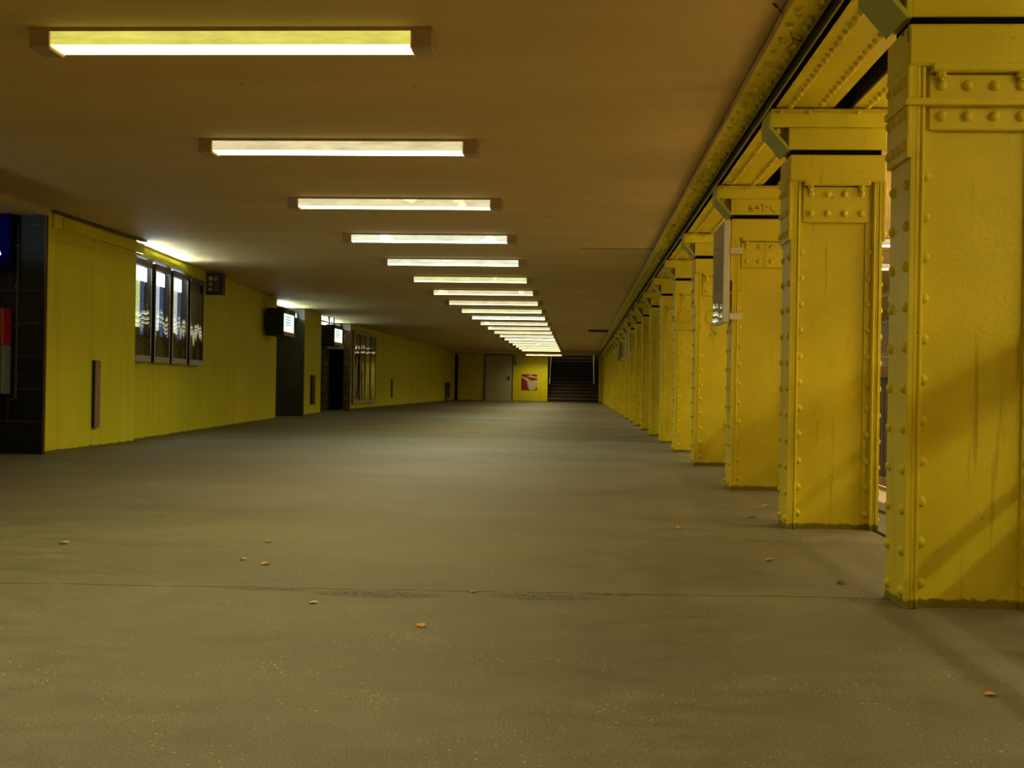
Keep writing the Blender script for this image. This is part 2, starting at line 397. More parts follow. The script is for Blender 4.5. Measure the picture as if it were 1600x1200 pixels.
fr = MB().box(-4.60, -4.545, 56.37, 56.44, 0, 2.3).box(-3.235, -3.19, 56.37, 56.44, 0, 2.3).box(-4.545, -3.235, 56.37, 56.44, 2.265, 2.3)
struct('trim_door', fr, M['darkgrey'], 'dark frame around the grey green door')

e = thing('emergency_lamp', 'small pale box lamp on the end wall right of the grey green door', 'lamp', (-2.97, 56.4, 1.9))
MB().bevbox(-.10, .12, -.12, 0, -.10, .09, .01).build('lamp_body', M['cream'], e)
MB().box(-.105, .125, -.125, .0, .092, .11).build('lamp_lid', M['white'], e)
MB().cyl((-.13, -.02, -.1), (-.13, -.02, .34), .018).build('conduit', M['darkgrey'], e)
p = thing('torn_poster', 'half torn red and beige square poster on the yellow end wall', 'poster', (-2.385, 56.395, .55))
MB().box(-.385, .385, -.006, 0, 0, .78).build('red_sheet', M['posterred'], p)
MB().prism([(-.08,.40),(-.10,.30),(-.05,.16),(0,.03),(.10,-.01),(.22,.01),(.30,.04),(.385,.22),(.385,.50),(.28,.50),(.16,.46),(.02,.50),(-.05,.58),(-.38,.68),(-.385,.63),(-.2,.53)], -.011, -.006, axis='y').build('torn_layer', M['posterpale'], p)
MB().prism([(.02,.78),(.06,.78),(.12,.70),(.385,.66),(.385,.60),(.1,.63),(-.1,.67),(-.1,.70),(.02,.71)], -.011, -.006, axis='y').build('torn_layer', M['posterpale'], p)

# stairs going up at the far right
st = thing('staircase', 'dark stone staircase rising through the far end of the hall', 'stairs', (-.24, 56.45, 0))
for i in range(15):
    z = .172*(i+1); y = .30*i
    s_ = MB().box(-1.25, 1.25, y, y+.33, z-.172, z-.012)
    so = s_.build('step', M['stair'], st)
    MB().box(-1.25, 1.25, y-.012, y+.30, z-.012, z).build('nosing', M['nose'] if i in (0, 11, 12) else M['nosedim'], so)  # light is put into the colour: lit nosings paler, the rest dimmer
struct('wall_stair_left', MB().box(-1.69, -1.491, 56.6, 62, 0, 5), M['stairwall'], 'dark side wall of the staircase')
struct('wall_stair_right', MB().box(1.011, 1.2, 56.6, 62, 0, 5), M['stairwall'], 'dark side wall of the staircase')
struct('wall_stair_end', MB().box(-1.49, 1.01, 61.5, 61.7, 2.7, 5), M['stairwall'])
struct('ceiling_stair', MB().box(-1.69, 1.2, 56.6, 62, 5, 5.1).box(-1.49, 1.01, 56.42, 56.6, 2.6, 5), M['stairwall'])
for x, nm in ((-1.40, 'left'), (.78, 'right')):
    hr = thing('handrail', 'pale metal handrail along the %s side of the far staircase' % nm, 'handrail', (x, 56.5, 0), 'staircase handrails')
    MB().tube([(0, 0, .92), (0, .2, .97), (0, 3.6, 2.95)], .028, 10).build('rail', M['white'], hr, smooth=False)
    for y, z in ((.2, .97), (1.9, 1.96), (3.5, 2.88)):
        MB().cyl((0, y, z), (.10 if x > 0 else -.09, y, z-.06), .012).build('bracket', M['darkgrey'], hr)

# ------------------------------------------------------------------ ceiling lamps
def lamp(tint):
    t = thing('ceiling_lamp', '', 'lamp')
    MB().box(-.955, .955, -.083, .083, -.018, 0).build('base', M['cap'], t)
    for sx in (-1, 1):
        x0, x1 = sorted((sx*.855, sx*.96))
        MB().bevbox(x0, x1, -.084, .084, -.098, -.002, .008).build('end_cap', M['cap'], t)
    dd = MB()
    y0, y1, zb, zt = -.082, .082, -.082, -.018
    x0, x1 = -.855, .855
    dd.add([(x0,y0,zb),(x1,y0,zb),(x1,y1,zb),(x0,y1,zb)], [(0,3,2,1)], 0)
    dd.add([(x0,y0,zb),(x1,y0,zb),(x1,y0,zt),(x0,y0,zt)], [(0,1,2,3)], 1)
    dd.add([(x0,y1,zb),(x1,y1,zb),(x1,y1,zt),(x0,y1,zt)], [(3,2,1,0)], 1)
    dd.build('diffuser', list(LAMP[tint]), t)
    ld = bpy.data.lights.new('fluorescent_tubes_'+tint, 'AREA'); ld.shape = 'RECTANGLE'; ld.size = 1.66; ld.size_y = .13
    ld.energy = TUBE_W*LEVEL[tint]; ld.color = TINT[tint]; ld.spread = math.radians(SPREAD)
    lo = bpy.data.objects.new('tube_light', ld); COL.objects.link(lo); lo.parent = t; lo.location = (0, 0, zb-.003)
    return t
PRO = {k: lamp(k) for k in TINT}
used = set()
def place_lamp(x, y, z, tint, label, group):
    o = PRO[tint] if tint not in used else copy_tree(PRO[tint])
    used.add(tint); o.location = (x, y, z); o['label'] = label; o['group'] = group
tints = 'ywwccgwwgcwwgwcwgwwgww'
for k in range(1, 23):
    y = 5.388+2.42*(k-1); z = CE
    if k == 22: y, z = 55.3, 2.31
    tone = {'y': 'yellow glowing', 'w': 'warm glowing', 'c': 'white glowing', 'g': 'greenish glowing'}[tints[k-1]]
    lab = '%s fluorescent batten lamp, %s from the viewer in the long ceiling row' % (tone, ORD[k])
    if k == 1: lab = 'yellow glowing fluorescent batten lamp, nearest and largest in the ceiling row'
    if k == 22: lab = 'last fluorescent batten lamp of the ceiling row, on the dropped strip before the stairs'
    place_lamp(-1.66, y, z, tints[k-1], lab, 'fluorescent lamps in the ceiling row')
for j, k in enumerate((0, -1, -2, -3)):
    place_lamp(-1.66, 5.388+2.42*(k-1), CE, 'w', 'fluorescent batten lamp behind the viewer, %s one back' % ('first', 'second', 'third', 'fourth')[j], 'fluorescent lamps in the ceiling row')
for k in list(range(-1, 6))+list(range(7, 20)):  # farther ones are unseen, added to light the far column fronts
    lab = {4: 'lamp glimpsed between the two nearest columns, the upper nearer one', 5: 'lamp glimpsed between the two nearest columns, the lower farther one'}.get(k, 'lamp hidden in the right hand aisle, %s from its back end' % ORD[k+2].replace('nearest', 'first'))
    place_lamp(3.95, 5.388+2.42*(k-1), CE, 'a', 'fluorescent '+lab, 'fluorescent lamps of the right hand aisle')

bare_m = emit('bare_tube', (1, .88, .44), 165)  # unseen tubes put in at the right to brighten the column fronts
for y, lab in ((5.6, 'bare tube lamp over the stairwell, behind the two nearest columns'), (9.6, 'bare tube lamp over the stairwell, behind the second column'), (.2, 'bare tube lamp over the stairwell to the right, behind the viewer'), (2.2, 'bare tube lamp over the stairwell at the right, level with the viewer')):
    t = thing('tube_lamp', lab, 'lamp', (3.6, y, 2.4), 'bare tube lamps over the stairwell')
    MB().box(-.05, .05, -.6, .6, -.06, 0).build('batten', M['cap'], t)
    MB().cyl((0, -.57, -.12), (0, .57, -.12), .016, 10).build('tube', bare_m, t)
    for q in (-.58, .58): MB().box(-.02, .02, q-.02, q+.02, -.14, -.06).build('tube_holder', M['cap'], t)

# ------------------------------------------------------------------ riveted columns
RIV = {}
for key, ax in (('L', (-1,0,0)), ('R', (1,0,0)), ('F', (0,-1,0))):
    RIV[key] = MB().dome((0,0,0), ax, .0195, .0155, 12, 3).mesh('rivet', M['paint'], True)
def rivets():
    out = []
    for n in range(11):
        z = .055+.14*n
        for y in (-.086, .086): out.append(('L', (-.240, y, z), 'flange_l'))
        out.append(('R', (.240, -.086, z), 'flange_r'))
    for z in (1.81, 1.695, 1.585):
        for y in (-.092, -.031, .031, .092): out.append(('L', (-.256, y, z), 'cover_l'))
        out.append(('R', (.256, -.092, z), 'cover_r'))
    for n in range(11):
        z = .085+.14*n
        for x in (-.181, .181): out.append(('F', (x, -.092, z), 'web'))
    for x in (-.135, -.047, .043, .133):
        for z in (1.795, 1.69): out.append(('F', (x, -.106, z), 'gusset'))
    return out
def make_column(individual, strap=None):
    t = thing('steel_column', '', 'column')
    P = {}
    def add(key, name, mb): P[key] = [name, mb]
    for s, k in ((-1, 'l'), (1, 'r')):
        f = MB()
        a, b = sorted((s*.240, s*.224)); f.box(a, b, -.125, .125, 0, 1.86)
        a, b = sorted((s*.2235, s*.208)); f.bevbox(a, b, -.121, .121, 0, 1.86, .003)
        a, b = sorted((s*.2075, s*.193)); f.bevbox(a, b, -.124, .124, 0, 1.86, .005)
        a, b = sorted((s*.195, s*.158)); f.box(a, b, -.092, .092, 0, 1.86)
        add('flange_'+k, 'flange', f)
        a, b = sorted((s*.256, s*.240)); add('cover_'+k, 'cover_plate', MB().bevbox(a, b, -.128, .128, 1.544, 1.857, .003))
    add('web', 'web', MB().box(-.195, .195, -.082, .082, 0, 1.86))
    add('gusset', 'gusset_plate', MB().bevbox(-.176, .172, -.106, -.08, 1.643, 1.834, .004))
    cp = MB().bevbox(-.258, .257, -.137, .137, 1.857, 2.0, .010); cp.bevbox(-.175, .175, -.137, .137, 1.838, 1.87, .006)
    add('cap', 'cap', cp)
    if individual:
        O = {k: mb.build(n, M['paint'], t) for k, (n, mb) in P.items()}
        for key, loc, par in rivets(): link('rivet', RIV[key], O[par], loc)
        bb = O['cap']
    else:
        ax = {'L': (-1,0,0), 'R': (1,0,0), 'F': (0,-1,0)}
        for key, loc, par in rivets(): P[par][1].dome(loc, ax[key], .0195, .0155, 8, 2)
        O = {k: mb.build(n, M['paint'], t) for k, (n, mb) in P.items()}
    for x in (-.14, .128):
        MB().cyl((x, -.118, 1.84), (x, -.118, 1.818), .0165, 6).cyl((x, -.118, 1.818), (x, -.118, 1.808), .009, 8).build('bolt', M['paint'], O['cap'])
    MB().box(-.235, .235, -.10, .10, 2.0, 2.032).build('bearing_plate', M['gap'], t)
    if strap:
        a = MB(); z0, z1 = strap
        a.bevbox(-.266, .266, -.139, -.124, z0, z1, .003).box(-.2655, -.250, -.13, .132, z0, z1).box(.250, .2655, -.13, .132, z0, z1).box(-.25, .25, -.124, -.08, z0+.002, z1-.002)
        a.build('strap', M['paint'], t)
    return t
def make_head():
    t = thing('girder_bracket', '', 'bracket')
    MB().bevbox(-.256, .262, -.10, .10, 2.032, 2.236, .004).build('body', M['paint'], t)
    a = MB().bevbox(-.358, .276, -.128, -.10, 2.15, 2.238, .005).box(-.358, .276, .10, .128, 2.15, 2.238)
    a.box(-.358, .276, -.150, -.128, 2.228, 2.241)
    a.build('ledge', M['paint'], t)
    MB().prism([(-.366, 2.236), (-.366, 2.146), (-.262, 2.024), (-.250, 2.034), (-.352, 2.152), (-.352, 2.236)], -.128, .135, axis='y').build('sloping_plate', M['paint_green'], t)
    MB().prism([(-.352, 2.152), (-.352, 2.236), (-.256, 2.236), (-.256, 2.040)], -.03, .03, axis='y').build('rib', M['paint'], t)
    for x in (-.31, -.16, .10):
        MB().dome((x, -.140, 2.229), (0,0,-1), .017, .014, 10, 3).build('rivet', M['paint'], t, smooth=True)
    MB().cyl((-.315, -.075, 2.15), (-.315, -.075, 2.125), .017, 6).build('bolt', M['paint'], t)
    return t

CY = [4.0, 6.22, 8.56, 11.2, 13.5, 15.72, 18.0, 20.3, 22.55, 24.9, 27.4, 29.8, 32.4, 35.0, 37.4, 39.8, 42.2, 44.6, 47.0, 49.4, 51.8, 54.2]
CX = 1.365
marks = {1: 'yellow riveted steel column nearest the viewer, cut off by the right edge',
         2: 'second yellow riveted steel column, crossed by a diagonal railing shadow',
         3: 'third yellow riveted steel column, with a white framed display board clamped on',
         10: 'tenth yellow riveted steel column, with a pale display board on its aisle side',
         12: 'twelfth yellow riveted steel column, with a grey board on its aisle side'}
indiv = make_column(True); plain = make_column(False); plain_strap = make_column(False, (1.43, 1.50)); head = make_head()
first_i = first_p = first_h = True
for i, y in enumerate(CY, 1):
    if i == 1: o = make_column(True, (1.722, 1.746))
    elif i <= 4:
        o = indiv if first_i else copy_tree(indiv); first_i = False
    elif i == 5: o = plain_strap
    else:
        o = plain if first_p else copy_tree(plain); first_p = False
    o.location = (CX, y+.135, 0); o['group'] = 'yellow riveted columns of the right hand row'
    o['label'] = marks.get(i, '%s yellow riveted steel column from the viewer in the right hand row' % ORD[i])
    hh = head if first_h else copy_tree(head); first_h = False
    hh.location = (CX, y+.135, 0); hh['group'] = 'girder brackets above the columns'
    hh['label'] = '%s yellow girder bracket from the viewer, above its riveted column' % ORD[i]
    if i == 3: hh['label'] = 'third yellow girder bracket from the viewer, scrawled with dark marker letters'; head3 = hh
    if i == 1: hh['label'] = 'nearest yellow girder bracket, at the top right corner of the photo'
# far row across the aisle, glimpsed between the two nearest columns
for j, y in enumerate((13.6, 18.1, 22.5)):
    o = copy_tree(plain); o.location = (5.16, y, 0); o['group'] = 'columns of the far row across the aisle'
    o['label'] = 'yellow riveted column across the right hand aisle, %s' % ('hidden by the second column', 'glimpsed between the two nearest columns behind a white board', 'farthest of that row')[j]
    hh = copy_tree(head); hh.location = (5.16, y, 0); hh['group'] = 'girder brackets across the aisle'
    hh['label'] = 'girder bracket on a column across the right hand aisle, %s' % ('hidden by the second column', 'glimpsed above a white board', 'farthest of that row')[j]
g = MB().box(4.80, 5.55, 8, 30, 2.242, 2.398); o = tag(g.build('steel_girder', M['paint']), 'yellow girder across the right hand aisle', 'girder')

# marker scrawl on the third bracket and on a column web
def strokes(lst, ox, oz, sc, y, r=.0022):
    mb = MB()
    for s in lst: mb.tube([(ox+px*sc, y, oz+pz*sc) for px, pz in s], r, 5)
    return mb
scr = [[(1.0,1.0),(.3,.95),(.25,.5),(.8,.55)], [(.25,.5),(.3,.1),(.9,.15),(1.0,.45),(.4,.3),(.3,-.2),(.8,-.35),(1.1,0)], [(1.5,.2),(1.9,1.0),(2.3,0)], [(1.6,.35),(2.4,.5)],
       [(2.5,1.15),(3.4,1.0)], [(3.0,1.05),(3.1,-.5)], [(3.8,.8),(4.0,.6),(3.6,.45)], [(4.6,.8),(4.7,.2),(5.6,-.5)]]
strokes(scr, -.135, 2.068, .036, -.1005).build('scrawl', M['ink'], head3)
col5 = [o for o in bpy.data.objects if o.name.startswith('steel_column') and o['label'].startswith('fourth')][0]
scr2 = [[(math.cos(a)*.9, math.sin(a)*1.3+1.5) for a in [q*.5 for q in range(12)]], [(-.2,-.5),(.5,.1),(.2,-.9),(.9,-.5)], [(.1,-1.6),(.6,-1.0),(.9,-1.7),(1.3,-1.2),(1.2,-2.0)], [(-.2,-2.3),(.2,-1.7),(.5,-2.4)]]
strokes(scr2, -.10, 1.36, .05, -.083, .0018).build('scrawl', M['ink'], col5)

# ------------------------------------------------------------------ longitudinal girders
G0, G1 = 1.5, 56.3
g = thing('riveted_girder', 'yellow riveted steel girder running along the tops of the columns, aisle side', 'girder', (1.18, G0, 2.25))
def rv(mb, x, z, ys, r=.020, h=.022, n=8):
    for y in ys:
        if z > .05 or all(abs(y+G0-c-.135) > .175 for c in CY): mb.dome((x, y, z), (0,0,-1), r, h, n, 2)
def frange(a, b, s):
    o = []
    while a < b: o.append(a); a += s
    return o
mb = MB().box(1.013-1.18, 1.337-1.18, 0, G1-G0, 0, .014)
rv(mb, 1.10-1.18, 0, frange(2.2, 26, .085)); rv(mb, 1.255-1.18, 0, frange(2.24, 26, .085))
mb.build('soffit_plate', M['paint'], g)
MB().box(1.030-1.18, 1.044-1.18, 0, G1-G0, .014, .24).build('web', M['grime'], g)  # dark colour paints the shadow line beside the flange
MB().box(1.013-1.18, 1.030-1.18, 0, G1-G0, .0, .030).build('edge_angle', M['paint'], g)
MB().box(1.323-1.18, 1.337-1.18, 0, G1-G0, .014, .24).box(1.337-1.18, 1.438-1.18, 0, G1-G0, .10, .24).build('slot_face', M['gap'], g)  # black faces and fill put the slot's shade into the colour
mb = MB().box(.862-1.18, 1.013-1.18, 0, G1-G0, .094, .108)
ys = frange(2.2, 26, .20)
rv(mb, .900-1.18, .094, ys); rv(mb, .912-1.18, .094, [y+.055 for y in ys[::2]])
for y in frange(2.2, 26, .26):
    for q, dx in enumerate((0, .012, .0, .012)): mb.dome((.968-1.18+dx, y+.045*q, .094), (0,0,-1), .019, .020, 8, 2)
mb.build('flange_plate', M['paint'], g)
MB().box(.866-1.18, .872-1.18, 0, G1-G0, .108, .16).build('edge_strip', M['ceil'], g)
g2 = thing('riveted_girder', 'yellow riveted steel girder beyond the dark slot, above the right side of the columns', 'girder', (1.62, G0, 2.25))
mb = MB().box(1.438-1.62, 1.80-1.62, 0, G1-G0, 0, .014); rv(mb, 1.505-1.62, 0, frange(2.2, 26, .085)); rv(mb, 1.70-1.62, 0, frange(2.2, 26, .085))
mb.build('soffit_plate', M['paint'], g2)
MB().box(1.786-1.62, 1.80-1.62, 0, G1-G0, .014, .24).build('web', M['paint'], g2)
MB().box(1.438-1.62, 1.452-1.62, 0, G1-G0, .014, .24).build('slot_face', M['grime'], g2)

# ------------------------------------------------------------------ display boards clamped to columns
def board(x, y, label, mat, z0=1.235, z1=1.975):
    t = thing('display_board', label, 'sign', (x, y, z0), 'display boards on the columns')
    hgt = z1-z0
    MB().bevbox(-.012, .034, 0, .62, 0, hgt, .004).build('frame', mat, t)
    MB().box(-.020, -.0125, .015, .605, .015, hgt-.015).build('pane', M['glass'], t)
    for z in (.02, .50):
        MB().box(.034, .125, -.012, .012, z, z+.042).build('clamp', M['white'], t)
    return t
board(1.062, 8.50, 'white framed display board clamped to the third column', M['white'])
board(1.062, 24.84, 'pale display board clamped to the tenth column', M['white'], 1.43, 2.0)
board(1.062, 29.74, 'grey board clamped to the twelfth column', M['grey'], 1.45, 1.92)
board(4.79, 17.90, 'white display board across the aisle, seen between the two nearest columns', M['white'], 1.10, 1.85)

# ------------------------------------------------------------------ left wall furniture
def on2(y): return -5.311-(y-13.25)*.739/9.55
ang2 = math.atan2(.739, 9.55)                       # the wall runs slightly outward
def strip_box(name, label, x, y0, y1, z0, z1, mat, th=.03):
    t = thing(name, label, 'strip', (x, y0, z0))
    MB().bevbox(0, th, 0, y1-y0, 0, z1-z0, .004).build('cover', mat, t)
    for z in (.06, (z1-z0)/2, z1-z0-.06):
        MB().dome((th, (y1-y0)*.8, z), (1,0,0), .012, .006).build('screw', M['darkgrey'], t)
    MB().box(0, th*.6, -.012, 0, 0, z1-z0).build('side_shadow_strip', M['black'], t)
    return t
strip_box('cover_strip', 'upright brass coloured cover strip low on the nearest yellow wall', -5.2, 12.08, 12.2, .22, .945, M['brass'], .04)
strip_box('cover_strip', 'rusty dark cover strip on the yellow wall piece between the openings', -6.172, 26.3, 26.6, .24, .92, M['wire'], .05)
strip_box('cover_strip', 'thin rusty cover strip on the rear yellow wall beyond the tall display case', -6.32, 38.7, 38.95, .27, .92, M['backing'], .03)
t = thing('cable_trunking', 'yellow painted cable trunking under the ceiling on the nearest wall', 'trunking', (-5.2, 11.05, 2.24))
MB().bevbox(0, .035, .22, 2.36, .0, .115, .004).build('trunking', M['wall'], t)
MB().bevbox(0, .03, .02, .2, -.01, .13, .004).build('end_box', M['wall'], t)
MB().box(0, .02, 1.0, 2.3, -.035, -.012).build('small_conduit', M['wall'], t)
MB().box(0, .06, 0, 2.37, .14, .158).build('joint_strip', M['backing'], t)
t = thing('cable_trunking', 'yellow painted cable trunking above the row of display cases', 'trunking', (on2(13.6), 13.6, 2.255), None, ang2)
MB().bevbox(0, .02, 0.15, 3.3, 0, .11, .004).build('trunking', M['wall'], t)
MB().bevbox(0, .04, -.1, -.01, -.03, .10, .004).build('junction_box', M['wire'], t)

caselab = ['nearest lit display case with a green timetable', 'second lit display case with a pale blue timetable',
           'third lit display case with grey notices', 'unlit brown display case at the end of the lit row']
tube_m = emit('case_tube', (.72, .88, 1.0), 120.0); case_m = emit('case_diffuser', (.88, .98, .92), 3.0)
for i, y0 in enumerate((13.27, 14.10, 14.90, 15.78)):
    L = (.69, .69, .76, .78)[i]
    t = thing('display_case', caselab[i]+' on the left wall', 'display case', (on2(y0), y0, .965), 'wall display cases beside the dark passage', ang2)
    D = .085; H = 1.235
    f = MB().box(-.01, .004, 0, L, 0, H)
    f.box(0, D, 0, .022, 0, H).box(0, D, L-.022, L, 0, H).box(0, D, .022, L-.022, 0, .03)
    f.build('case', M['black'], t)
    MB().box(D, D+.006, .0, L, H-.075, H).build('header_strip', M['darkgrey'], t)
    b = MB().box(D, D+.006, .0, L, 0, .075).build('bottom_strip', M['alu'], t)
    for y in (.07, L-.07): MB().dome((D+.006, y, .04), (1,0,0), .01, .005).build('screw', M['black'], b)
    for ya in (0, L-.03): MB().box(D, D+.006, ya, ya+.03, .075, H-.075).build('side_strip', M['alu'] if i < 3 else M['brushed'], t)
    if i < 3:
        MB().box(.004, .008, .022, L-.022, .03, .42).build('backing_board', M['backing'], t)
        MB().box(.008, .012, .022, L*.66, .42, H-.17).build('timetable_sheet', M[('sheet_green', 'sheet_blue', 'sheet_grey')[i]], t)
        MB().box(.008, .012, L*.74, L-.075, .34, H-.15).build('blue_strip', M['bluelit'], t)
        MB().box(.004, .008, .022, L-.022, .42, H-.03).build('back_sheet', M['cream'], t)
        MB().box(.040, .045, .022, L-.022, H-.06, H+.055).build('reflector', M['black'], t)  # added black strip, keeps the tube's light off the wall above
        MB().cyl((.06, .05, H-.004), (.06, L-.05, H-.004), .011, 10).build('lamp_tube', tube_m, t)
        MB().box(.028, .034, .03, L-.03-.05*i, H-.25, H-.078).build('lamp_diffuser', case_m, t)
        if i == 2: MB().box(.012, .016, .12, L*.6, H-.25, H-.19).build('notice_header', M['darkgrey'], t)
    else:
        MB().box(.004, .008, .022, L-.022, .03, H-.03).build('backing_board', M['brushed'], t)
    MB().box(D-.008, D-.003, .022, L-.022, .03, H-.03).build('glass_pane', M['glass'], t)

# small hanging black sign box beyond the cases
t = thing('sign_box', 'small black sign box with pale round and square symbols beyond the display cases', 'sign', (-5.50, 17.0, 2.045))
MB().bevbox(-.17, .15, 0, .16, 0, .325, .008).build('body', M['black'], t)
sy = simple('pale_symbol', (.62,.50,.34,1), .5)
def disc(x, z, r): return MB().cyl((x, -.004, z), (x, .002, z), r, 18)
disc(-.025, .235, .034).build('round_symbol', sy, t); MB().box(-.055, -.002, -.004, .002, .13, .175).build('square_symbol', sy, t)
disc(-.038, .075, .022).build('round_symbol', sy, t); MB().box(.045, .06, -.004, .002, .20, .255).box(.03, .045, -.004, .002, .225, .24).build('arrow_symbol', sy, t)
MB().box(-.10, .10, -.003, .0, .035, .29).build('face_panel', M['darkgrey'], t)
MB().box(-.20, -.17, .03, .13, .02, .33).build('wall_bracket', M['wood'], t)

# big information monitors with glowing screens
scr_m = emit('screen_glow', (.72, .95, .80), 1.5); scr_dim = emit('screen_text_band', (.62, .80, .68), .6)
def monitor(x, y, z, Lx, Ly, H, label, rz=0, hang=False):
    t = thing('information_monitor', label, 'monitor', (x, y, z), 'black information monitors', rz)
    MB().bevbox(-Lx, 0, 0, Ly, 0, H, .02).build('housing', M['black'], t)
    s = MB().box(-.001, .016, .02, Ly-.02, H-.10, H-.005).box(-.001, .016, Ly-.09, Ly-.02, .08, H-.10)
    s.build('screen_frame', M['darkgrey'], t)
    MB().box(-.001, .016, .02, Ly-.02, .005, .08).build('lower_strip', M['cap'], t)  # brown strip painted in for a reflection below the screen
    sc = MB().box(-.001, .008, .02, Ly-.09, .08, H-.10).build('screen', scr_m, t)
    for q in range(4):
        MB().box(.008, .0095, .12, Ly*.58, H-.17-q*.05, H-.145-q*.05).build('text_line', scr_dim, sc)
    if hang:
        for yy in (.2, Ly-.2): MB().cyl((-Lx/2, yy, H-.005), (-Lx/2, yy, CE-z), .02).build('hanger', M['black'], t)
    else:
        MB().box(-Lx-.06, -Lx+.005, .25, .55, .15, .35).build('wall_bracket', M['black'], t)
    return t
monitor(-5.535, 21.35, 1.62, .34, .93, .52, 'black information monitor with a glowing screen on the wall before the first opening', .03)
monitor(-6.0, 28.05, 1.68, .37, .98, .51, 'black information monitor with a glowing screen hung in the second opening', 0, True)

# tall unlit display case on the rear wall
t = thing('tall_display_case', 'wide unlit display case with four glass panels on the rear left wall', 'display case', (-6.388, 32.3, .165), None, -.0122)
H = 2.085; L = 3.3
MB().box(-.05, .03, 0, L, 0, H).build('case', M['backing'], t)
fr = MB().box(.03, .06, 0, L, 0, .09).box(.03, .06, 0, L, H-.09, H)
fr.build('frame', M['cream'], t)
for q in range(5):
    y = q*(L-.06)/4; MB().box(.03, .062, y, y+.06, .09, H-.09).build('mullion', M['cream'] if q in (0, 2, 4) else M['darkgrey'], t)
for q in range(4):
    y = q*(L-.06)/4+.06
    MB().box(.031, .034, y, y+.75, .09, H-.09).build('panel', (M['backing'], M['grey'], M['wall'], M['grey'])[q], t)
    MB().box(.045, .049, y, y+.75, .09, H-.09).build('glass_pane', M['glassflat'], t)

t = thing('fuse_cabinet', 'small brown electrical cabinet low on the rear left wall near the end', 'cabinet', (-6.13, 53.0, .15))
MB().bevbox(0, .24, 0, .9, 0, .73, .01).build('body', M['cap'], t)
MB().bevbox(.02, .23, -.012, .0, .02, .71, .004).build('door', M['backing'], t)
MB().cyl((.24, -.012, .55), (.24, -.03, .55), .035).build('lock', M['black'], t)
MB().cyl((.03, .3, -.15), (.03, .3, 0), .02).build('pipe', M['backing'], t)

# side passage: call box, cable pipe, blue sign
t = thing('emergency_call_box', 'red topped grey emergency call box on dark tiles at the left edge', 'call box', (-5.74, 10.955, .585))
MB().bevbox(-.2, .21, -.16, 0, 0, .475, .01).build('lower_housing', M['grey'], t)
MB().bevbox(-.2, .21, -.18, 0, .475, .835, .012).build('red_housing', M['red'], t)
MB().box(-.10, .10, -.186, -.18, .63, .655).box(.093, .10, -.186, -.18, .61, .66).build('handle_plate', M['white'], t)
disc2 = MB().cyl((-.01, -.186, .575), (-.01, -.17, .575), .03, 16).build('button', M['black'], t)
MB().box(-.02, .06, -.164, -.158, .24, .275).build('lock', M['black'], t)
t = thing('cable_pipe', 'thin upright cable pipe on the dark tiles at the left edge', 'pipe', (-5.475, 10.94, .52))
MB().tube([(-.06, 0, 0), (0, 0, .03), (0, 0, 1.73)], .010, 8).build('pipe', M['darkgrey'], t)
for z in (.25, .72, 1.10, 1.5): MB().box(-.022, .022, -.016, .014, z, z+.022).build('clip', M['darkgrey'], t)

def blue_mat():
    t = NT('blue_translucent'); a = t.n('ShaderNodeBsdfTranslucent'); a.inputs[0].default_value = (.01, .012, .75, 1)
    b = t.n('ShaderNodeBsdfDiffuse'); b.inputs[0].default_value = (.004, .004, .05, 1)
    ad = t.n('ShaderNodeAddShader'); t.l(a.outputs[0], ad.inputs[0]); t.l(b.outputs[0], ad.inputs[1]); t.l(ad.outputs[0], t.out.inputs[0]); return t.m
t = thing('blue_sign', 'blue lit sign with a pale disc on dark tiles at the left edge', 'sign', (-5.80, 10.955, 1.84))
MB().box(-.40, .30, -.02, 0, -.05, .52).box(-.40, -.39, -.10, 0, -.05, .52).box(.29, .30, -.10, 0, -.05, .52).box(-.40, .30, -.10, 0, -.05, -.04).box(-.40, .30, -.10, 0, .51, .52).build('sign_box_body', M['gap'], t)
MB().box(-.39, .298, -.103, -.098, -.045, .515).build('blue_panel', blue_mat(), t)
MB().cyl((-.02, -.109, .28), (-.02, -.104, .28), .10, 28).build('pale_disc', emit('pale_disc_glow', (.75, .8, .55), .45), t)
MB().prism([(.15,.04),(.165,.035),(.185,.085),(.205,.095),(.19,.135),(.165,.13),(.16,.10)], -.109, -.104, axis='y').build('white_symbol', emit('white_symbol_glow', (1, .95, .8), 2.0), t)
ld = bpy.data.lights.new('blue_sign_bulb', 'POINT'); ld.energy = .22; ld.color = (.7, .8, 1); ld.shadow_soft_size = .02
lo = bpy.data.objects.new('sign_bulb', ld); COL.objects.link(lo); lo.parent = t; lo.location = (-.02, -.055, .27)

# lamps inside the side passages (hidden from the hall by their walls)
trough_m = emit('passage_tube', (.70, .92, .90), 120)
def wallwash(x, y0, y1, label, z=2.2):
    t = thing('passage_lamp', label, 'lamp', (x, y0, z), 'lamps inside the side passages')
    MB().box(-.07, .10, 0, y1-y0, -.05, -.03).box(-.07, -.055, 0, y1-y0, -.03, .08).build('trough', M['darkgrey'], t)
    MB().box(-.07, .10, -.015, 0, -.05, .08).box(-.07, .10, y1-y0, y1-y0+.015, -.05, .08).build('end_plate', M['darkgrey'], t)
    MB().cyl((0, .03, .0), (0, y1-y0-.03, .0), .014, 8).build('tube', trough_m, t)
    for y in (.1, y1-y0-.1): MB().cyl((-.06, y, .08), (-.06, y, (2.335 if y0 < 11 else CE)-z), .01).build('hanger', M['darkgrey'], t)
wallwash(-6.35, 22.95, 25.25, 'uplight tube lamp inside the first dark opening')
wallwash(-6.65, 28.0, 31.3, 'uplight tube lamp inside the second dark opening', 2.28)
wallwash(-6.4, 8.2, 9.6, 'uplight tube lamp inside the dark side passage at the left edge', 2.2)
